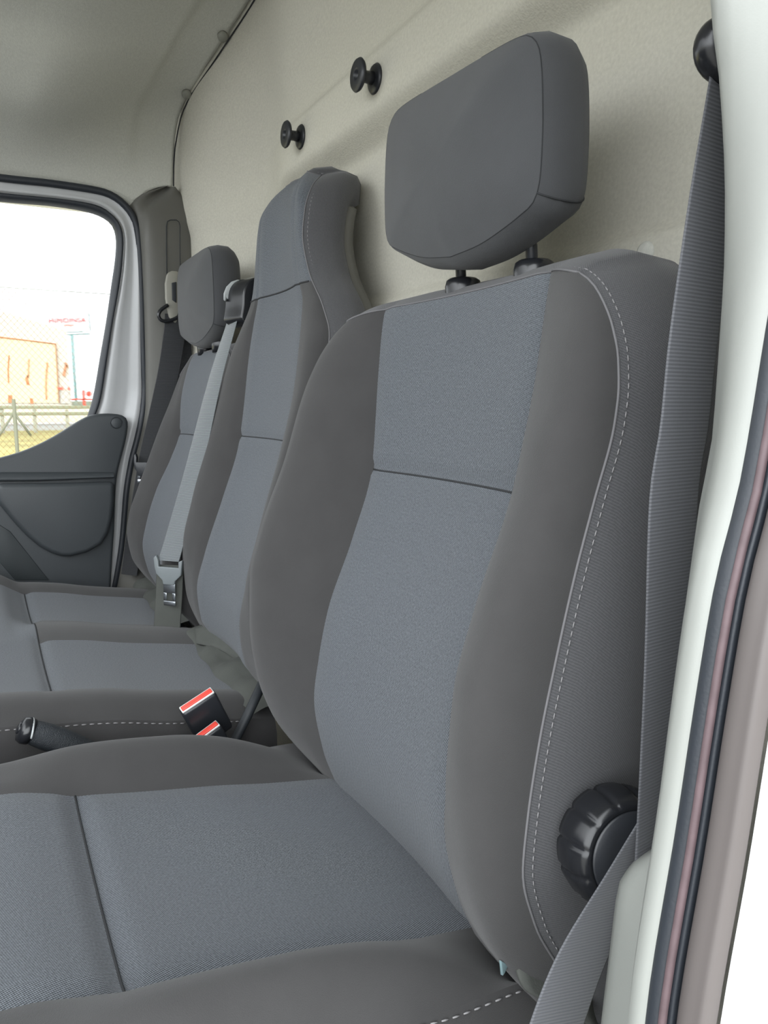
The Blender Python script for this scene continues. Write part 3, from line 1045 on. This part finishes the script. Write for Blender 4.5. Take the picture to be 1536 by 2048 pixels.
# outer passenger belt
b2_ = root('seat_belt', 'black seat belt hanging from the guide loop beside the passenger door pillar', 'seat belt', 'seat belts of the cab')
pp = [(352, 628), (350, 660), (338, 740), (318, 830), (300, 905), (286, 980), (270, 1070), (258, 1150)]
PP = [onX(px, py, x) for (px, py), x in zip(pp, [1.885, 1.885, 1.89, 1.90, 1.915, 1.925, 1.93, 1.93])]
ribbon('webbing', PP, [(.2, .95, 0), (.3, .95, 0), (.6, .8, 0), (.8, .6, 0)], .052, MT['webdk'], b2_, n=60)
PW = onX(346, 640, 1.905)
ribbon('pillar_webbing', [onX(362, 640, 1.905), onX(368, 760, 1.915), onX(372, 900, 1.92), onX(374, 1060, 1.92)], [(.5, .8, 0), (.5, .8, 0)], .045, MT['webdk'], b2_, n=30)
adj = [(331, 600), (330, 570), (334, 549), (344, 544), (358, 545), (362, 560), (362, 640), (352, 652), (338, 636), (334, 618)]
ad = prism('height_adjuster', [tuple(onX(px, py, 1.905)) for px, py in adj], (-.022, .006, 0), MT['beige'], b2_, bevel=.006, seg=3)
prism('adjuster_slot', [tuple(onX(px, py, 1.884)) for px, py in [(343, 566), (352, 564), (352, 606), (344, 600)]], (-.004, 0, 0), MT['dark'], ad, bevel=.001)
lp = [onX(px, py, 1.882) for px, py in [(336, 610), (322, 620), (317, 630), (322, 640), (336, 642), (356, 634), (360, 622)]]
tube('guide_loop', spline(lp, 30), .0045, MT['gloss'], b2_, 10)
tongue(b2_, onX(287, 915, 1.905), (-.02, .12, -1), (.7, .7, 0), .044, .06, MT['black'])

# driver's belt on the near pillar
b3_ = root('seat_belt', 'wide black seat belt along the light grey pillar beside the driver backrest', 'seat belt', 'seat belts of the cab')
zl = [1.075, 1.05, .98, .90, .846, .80, .70, .62, .5, .3]
yl = curve1([(.3, -.37), (.616, -.37), (.702, -.369), (.80, -.366), (.846, -.372), (.942, -.379), (1.0, -.390), (1.053, -.398), (1.08, -.40)])
ribbon('webbing', [(.316, (yl(z)-.024)*.953, .86+(z-.86)*.953) for z in zl], [(.12, -1, 0), (.1, -1, 0)], .05, MT['web'], b3_, n=60)
ribbon('lap_webbing', [(.318, -.394, .605), (.319, -.358, .562), (.319, -.320, .519), (.319, -.298, .477), (.319, -.282, .43), (.319, -.262, .35)],
       [(.1, -.95, -.12), (.1, -.88, -.40), (.1, -.88, -.42), (.1, -.92, -.35)], .058, MT['web'], b3_, n=40)
gp = onX(1424, 92, .312)
bm = bmesh.new()
bmesh.ops.create_uvsphere(bm, u_segments=24, v_segments=16, radius=1, matrix=Matrix.Translation(Vector((gp[0], gp[1]-.012, gp[2]))) @ Matrix.Diagonal((.014, .022, .018, 1)))
finish('guide_loop', bm, MT['gloss'], b3_)


def buckle(name, label, c, ax, wd, w, hgt, m_top='red'):
    r = root(name, label, 'buckle', 'seat belt buckles between the seats')
    d = Vector(ax).normalized()
    wv = Vector(wd).normalized()
    wv = (wv-d*wv.dot(d)).normalized()
    nn = d.cross(wv).normalized()
    rot = Matrix((wv, nn, d)).transposed()
    c = Vector(c)
    box('buckle_body', c-d*hgt/2, (w*1.04, .018, hgt), MT['black'], r, .004, rot)
    box('button_rim', c+d*.0005, (w*.98, .013, .003), MT['whitep'], r, .001, rot)
    box('release_button', c+d*.002-nn*.001, (w*.92, .0085, .004), MT['red'], r, .0012, rot)
    tube('stalk', [c-d*(hgt-.01), c-d*(hgt+.05), Vector((c.x, c.y-.05, .28))], .008, MT['dark'], r, 8)
    return r


buckle('seat_belt_buckle', 'black belt buckle with a whole red button visible, beside the middle cushion', onX(394, 1401, .962), (-.25, .40, .88), (.1, -.95, .12), .049, .07)
buckle('seat_belt_buckle', 'lower black belt buckle with red button peeking over the driver cushion', onX(414, 1463, .943), (-.2, .42, .86), (.1, -.92, .25), .036, .06)

# handbrake lever
hb = root('handbrake_lever', 'black grained handbrake lever rising between driver cushion and passenger bench', 'handbrake')
HP = [onX(px, py, .965) for px, py in [(56, 1462), (68, 1465), (92, 1473), (118, 1482), (152, 1496), (205, 1520)]]
grip = tube('grip', spline(HP, 24), list(np.interp(np.linspace(0, 1, 24), [0, .05, .2, .45, .8, 1], [.010, .0145, .016, .0165, .0155, .014])), mat('grained_black_leather', (44, 48, 52), .35, bump=.8, bscale=900), hb, 20)
dv = (Vector(HP[0])-Vector(HP[2])).normalized()
lathe('end_cap', [(0, -.004), (.0155, -.004), (.0165, .003), (.014, .009), (.008, .011), (0, .011)], Vector(HP[0])+dv*.0, dv, MT['gloss'], hb, 24)
lathe('release_button', [(0, 0), (.007, 0), (.007, .002), (.005, .003), (0, .003)], Vector(HP[0])+dv*.010, dv, MT['gloss'], hb, 16)
tube('collar_trim', [Vector(HP[1])+Vector((0, -.012*math.sin(t)*.4, .0)) + Vector((-.0168*math.cos(t), .004, .0168*math.sin(t))) for t in np.linspace(0, math.pi, 20)], .0013, MT['satin'], hb, 6)
tube('lever_arm', [HP[-1], (.965, -.22, .33), (.965, -.30, .2), (.965, -.32, .0)], .010, MT['dark'], hb, 10)

# coat hooks on the wall
for (fx, fy), lab in [((751, 158), 'black double-disc coat hook on the felt wall, the one nearer the driver headrest'), ((602, 274), 'black double-disc coat hook on the felt wall above the tall middle seat')]:
    h = root('coat_hook', lab, 'coat hook', 'coat hooks on the rear wall')
    wz = onY(fx, fy, SHELL_Y+.03)
    for _ in range(5):
        wz = onY(fx, fy, wallY(wz[0], wz[2]))
    yb = wallY(wz[0], wz[2])
    o = Vector((wz[0], yb-.002, wz[2]))
    lathe('wall_flange', [(0, 0), (.0195, 0), (.0215, .003), (.019, .006), (.009, .008), (0, .008)], o, (0, 1, 0), MT['black'], h, 28)
    lathe('shank', [(0, 0), (.010, 0), (.0085, .010), (.0085, .016), (.011, .022), (0, .022)], o+Vector((0, .006, 0)), (0, 1, 0), MT['black'], h, 20)
    dsk = lathe('disc', [(0, 0), (.010, 0), (.0215, .003), (.0235, .006), (.0215, .009), (.010, .0095), (.0075, .0095), (.0075, .004), (0, .004)], o+Vector((0, .025, 0)), (0, 1, 0), MT['black'], h, 28)

# round trim clips
Cg = np.array(C)


def to_px(p):
    q = p-CAM
    z = q @ FW
    return 768+FPX*(q @ RT)/z, 1024-FPX*(q @ UP)/z


best = {}
for a_ in range(1, 89):
    for b_ in range(1, 40):
        u_, v_ = to_px(Cg[a_, b_])
        for (px, py) in ((447, 61), (376, 179)):
            d_ = (u_-px)**2+(v_-py)**2
            if d_ < best.get((px, py), (1e9,))[0]:
                best[(px, py)] = (d_, a_, b_)
for (px, py), lab in [((447, 61), 'round grey trim clip on the headliner edge, the higher of two'), ((376, 179), 'round grey trim clip on the headliner edge, the lower of two')]:
    _, a_, b_ = best[(px, py)]
    nn_ = np.cross(Cg[a_+1, b_]-Cg[a_-1, b_], Cg[a_, b_+1]-Cg[a_, b_-1])
    nn_ /= np.linalg.norm(nn_)
    if nn_ @ (CAM-Cg[a_, b_]) < 0:
        nn_ = -nn_
    c = lathe('trim_clip', [(0, -.002), (.0115, -.002), (.0115, .0035), (.009, .006), (0, .0065)], Vector(Cg[a_, b_]+nn_*.004), Vector(nn_), MT['clip'])
    tag(c, lab, 'clip', 'trim clips')
p = onY(1291, 506, SHELL_Y+.016)
c = lathe('trim_clip', [(0, -.002), (.011, -.002), (.011, .001), (.008, .0028), (0, .0032)], (p[0], wallY(p[0], p[2]), p[2]), (0, 1, 0), MT['liner'])
tag(c, 'small round clip on the felt wall above the driver backrest', 'clip', 'trim clips')

# ------------------------------------------------------------------ outside, seen through the passenger window
GZ = -.62
bm = bmesh.new()
add_box(bm, (60, 0, GZ-.1), (400, 400, .2))
g = finish('ground', bm, mat('pale_yard_concrete', (176, 174, 168), .95, noise=.15, nscale=2), smooth=False)
verge = tag(box('grass_verge', (26, 0, GZ+.005), (36, 200, .03), mat('dry_yellow_grass', (160, 150, 92), .95, noise=.25, nscale=.6), None, 0), 'strip of dry yellow grass beyond the fence, outside the passenger window', 'grass', kind='stuff')
struct(g)
box_road = box('road', (50, 0, GZ+.01), (13, 300, .04), mat('pale_asphalt', (134, 134, 126), .9, noise=.08, nscale=2), None, .0)
struct(box_road)


def out(px, py, X):
    return onX(px, py, X)


# chain-link fence
fn = root('chain_link_fence', 'chain link fence with thin posts on the grass, beyond the passenger window', 'fence')
FX = 9.0
yA, yB = out(-60, 800, FX)[1], out(250, 800, FX)[1]
bm = bmesh.new()
cell, step = .031, .036
zt, zb_ = 2.05, GZ+.03
nw = int((yA-yB)/cell)+1
nz = int((zt-zb_)/step)
for i in range(nw+1):
    pts = [(FX+(.003 if k % 2 else -.003), yA-i*cell+(cell if (k+i) % 2 else 0), zb_+k*step) for k in range(nz+1)]
    add_tube(bm, pts, .0021, 3, cap=False)
finish('wire_mesh', bm, mat('fringe_tinted_wire', (120, 84, 46), .6), fn, smooth=False)  # orange-brown comes from colour fringing, put into the wire's colour
pm = mat('grey_fence_post', (112, 112, 92), .7)
tube('post', [(FX, out(28, 800, FX)[1], GZ+.02), out(27, 798, FX)], .02, pm, fn)
tube('brace', [out(28, 826, FX), out(62, 872, FX)], .012, pm, fn)
tube('brace', [out(28, 826, FX), out(-10, 885, FX)], .012, pm, fn)
tube('top_wire', [(FX, yA, zt), (FX, yB, zt)], .003, pm, fn, 5)

# industrial building
BX = 72.0
bd_ = root('industrial_building', 'cream industrial building with yellow rust-streaked panel behind the chain link fence', 'building')
fac = mat('cream_render', (186, 182, 168), .9, noise=.03, nscale=.6)
yl_, yr_ = out(-420, 800, BX)[1], out(143, 800, BX)[1]
zt0, zt1 = out(0, 622, BX)[2], out(141, 662, BX)[2]
prism('wall', [(BX, yl_, GZ), (BX, yr_, GZ), (BX, yr_, zt1), (BX, out(0, 622, BX)[1], zt0), (BX, yl_, zt0+2.2)], (14, 0, 0), fac, bd_, bevel=0, smooth=False)
pn = [out(-60, 668, BX), out(0, 674, BX), out(111, 688, BX), out(118, 806, BX), out(-60, 806, BX)]
prism('yellow_panel', [tuple(q-np.array([.1, 0, 0])) for q in pn], (.12, 0, 0), mat('pale_yellow_sheet', (200, 188, 154), .8, noise=.04, nscale=.5), bd_, bevel=0, smooth=False)
rm = mat('rust_brown', (176, 118, 80), .9, noise=.2, nscale=2)
tube('panel_frame', [q-np.array([.15, 0, 0]) for q in pn[:4]], .055, rm, bd_, 6)
for k, line in enumerate([[(18, 710), (16, 740), (17, 765)], [(58, 718), (57, 745), (55, 755)], [(57, 750), (53, 756), (56, 770)], [(95, 725), (93, 745), (92, 770), (93, 800)], [(131, 725), (135, 735)], [(132, 730), (127, 752)], [(20, 790), (20, 806)], [(62, 797), (64, 808)]]):
    wdt = [.10, .10, .22, .13, .13, .18, .3, .22][k]
    L_ = [out(px, py, BX-.13) for px, py in line]
    prism('rust_streak', [tuple(q+np.array([0, wdt*.5, 0])) for q in L_]+[tuple(q-np.array([0, wdt*.6, 0])) for q in L_[::-1]], (.06, 0, 0), rm, bd_, bevel=0, smooth=False)
gp_ = mat('grey_gate', (170, 168, 158), .8)
dr = prism('gate', [tuple(out(px, py, BX-.15)) for px, py in [(121, 782), (139, 782), (139, 807), (121, 807)]], (.14, 0, 0), gp_, bd_, bevel=0, smooth=False)
redm = mat('faded_red_paint', (226, 84, 66), .7)
prism('gate_cap', [tuple(out(px, py, BX-.2)) for px, py in [(115, 775), (126, 774), (126, 779), (115, 778)]], (.1, 0, 0), redm, bd_, bevel=0, smooth=False)
prism('gate_cap', [tuple(out(px, py, BX-.2)) for px, py in [(136, 775), (140, 775), (140, 780), (136, 780)]], (.1, 0, 0), redm, bd_, bevel=0, smooth=False)

# billboard
QX = 100.0
bb = root('billboard', 'white billboard with red lettering on a tall grey-green pole', 'billboard')
tm = mat('grey_green_steel', (92, 130, 126), .6)
wm_ = mat('white_board', (196, 198, 198), .8)
bd4 = [(96, 626), (177.5, 626), (181, 662), (96, 662)]
prism('board', [tuple(out(px, py, QX)) for px, py in bd4], (.4, 0, 0), wm_, bb, bevel=0, smooth=False)
tube('board_edge', [out(177.8, 626, QX-.1), out(181, 662, QX-.1)], .06, mat('dark_teal_steel', (70, 104, 108), .6), bb, 6)
tube('bottom_rail', [out(134, 664.5, QX-.1), out(168, 663.5, QX-.1)], .045, tm, bb, 6)
tube('bottom_rail', [out(134, 669.5, QX-.1), out(180, 667.5, QX-.1)], .06, tm, bb, 6)
pb = out(152, 800, QX)
tube('pole', [out(144, 668, QX), out(148, 735, QX), pb, (pb[0], pb[1], GZ)], .17, tm, bb, 10)
# letters
fcu = bpy.data.curves.new('sign_lettering', 'FONT')
fcu.body = 'HIMOINSA'
fcu.align_x = 'LEFT'
fcu.extrude = .01
fcu.offset = 0.0
fcu.space_character = 1.12
tl, tr = out(97.5, 645.5, QX-.12), out(172, 643.8, QX-.12)
ob = bpy.data.objects.new('lettering', fcu)
bpy.context.view_layer.update()
ex = Vector(tr-tl)
wid = ex.length
ex.normalize()
zx = Vector((-1, 0, 0))
yx = zx.cross(ex).normalized()
COL.objects.link(ob)
bpy.context.view_layer.update()
w0 = max(v[0] for v in ob.bound_box) or 1
h0 = max(v[1] for v in ob.bound_box) or 1
hh = (out(135, 636.5, QX)[2]-out(135, 645, QX)[2])
mt = Matrix.Identity(4)
for i in range(3):
    mt[i][0] = ex[i]*wid/w0
    mt[i][1] = yx[i]*hh/h0
    mt[i][2] = zx[i]
    mt[i][3] = tl[i]
dgr = bpy.context.evaluated_depsgraph_get()
me = bpy.data.meshes.new_from_object(ob.evaluated_get(dgr))
me.transform(mt)
bpy.data.objects.remove(ob)
me.name = 'lettering'
me.materials.clear()
me.materials.append(mat('sign_red', (170, 30, 36), .7))
link('lettering', me, bb)
bm = bmesh.new()
xx = 129.0
for wlen in (2.2, 1.6, 2.6, 1.8, 2.2, 1.4, 2.4):
    q = out(xx+wlen/2, 650.2, QX-.12)
    add_box(bm, q, (.02, wlen*.066, .12))
    xx += wlen+.7
finish('small_lettering', bm, mat('sign_pale_red', (232, 120, 100), .7), bb, smooth=False)

# road barrier, red drum, low wall far off
gr = root('guard_rail', 'pale horizontal guard rail with posts along the road, beyond the grass', 'guard rail')
RX = 40.0
rmt = mat('galvanised_rail', (150, 150, 134), .6)
zA = out(60, 816, RX)[2]
for z_, nm in ((out(60, 815, RX)[2], 'rail'), (out(60, 828, RX)[2], 'rail')):
    box(nm, (RX, (yA+yB)*2.5, z_), (.08, 34, .16), mat('grey_green_rail', (128, 130, 106), .6), gr, .02)
for px in (70, 5, 135, 200, -60):
    q = out(px, 840, RX)
    box('post', (RX+.08, q[1], (GZ+.02+q[2]+.5)/2), (.1, .16, q[2]+.48-GZ), rmt, gr, .01)
bs = tag(box('barrier_wall', (62, -6, .0), (.4, 60, 1.24), mat('pale_concrete', (188, 184, 164), .9, noise=.04, nscale=1), None, .02), 'long low pale concrete barrier across the road', 'barrier')
hd_ = tag(box('hedge_bank', (95, -19, .35), (2, 22, 1.3), mat('grey_green_bank', (130, 138, 122), .9, noise=.1, nscale=1), None, .1), 'low grey-green bank at the foot of the billboard pole', 'bank')
rd = root('red_marker', 'red roadside marker with round disc, right of the billboard pole', 'marker')
q = out(178, 788, 90)
lathe('disc', [(0, 0), (.30, 0), (.30, .06), (0, .06)], q, (-1, 0, 0), redm, rd, 20)
q2 = out(167.5, 790, 90)
box('stand', (90, q2[1], (q2[2]+.5+GZ)/2), (.2, .3, q2[2]+.5-GZ), redm, rd, .02)
q3 = out(163, 799, 90)
box('base', (90, q3[1], q3[2]), (.2, 2.3, .16), redm, rd, .02)
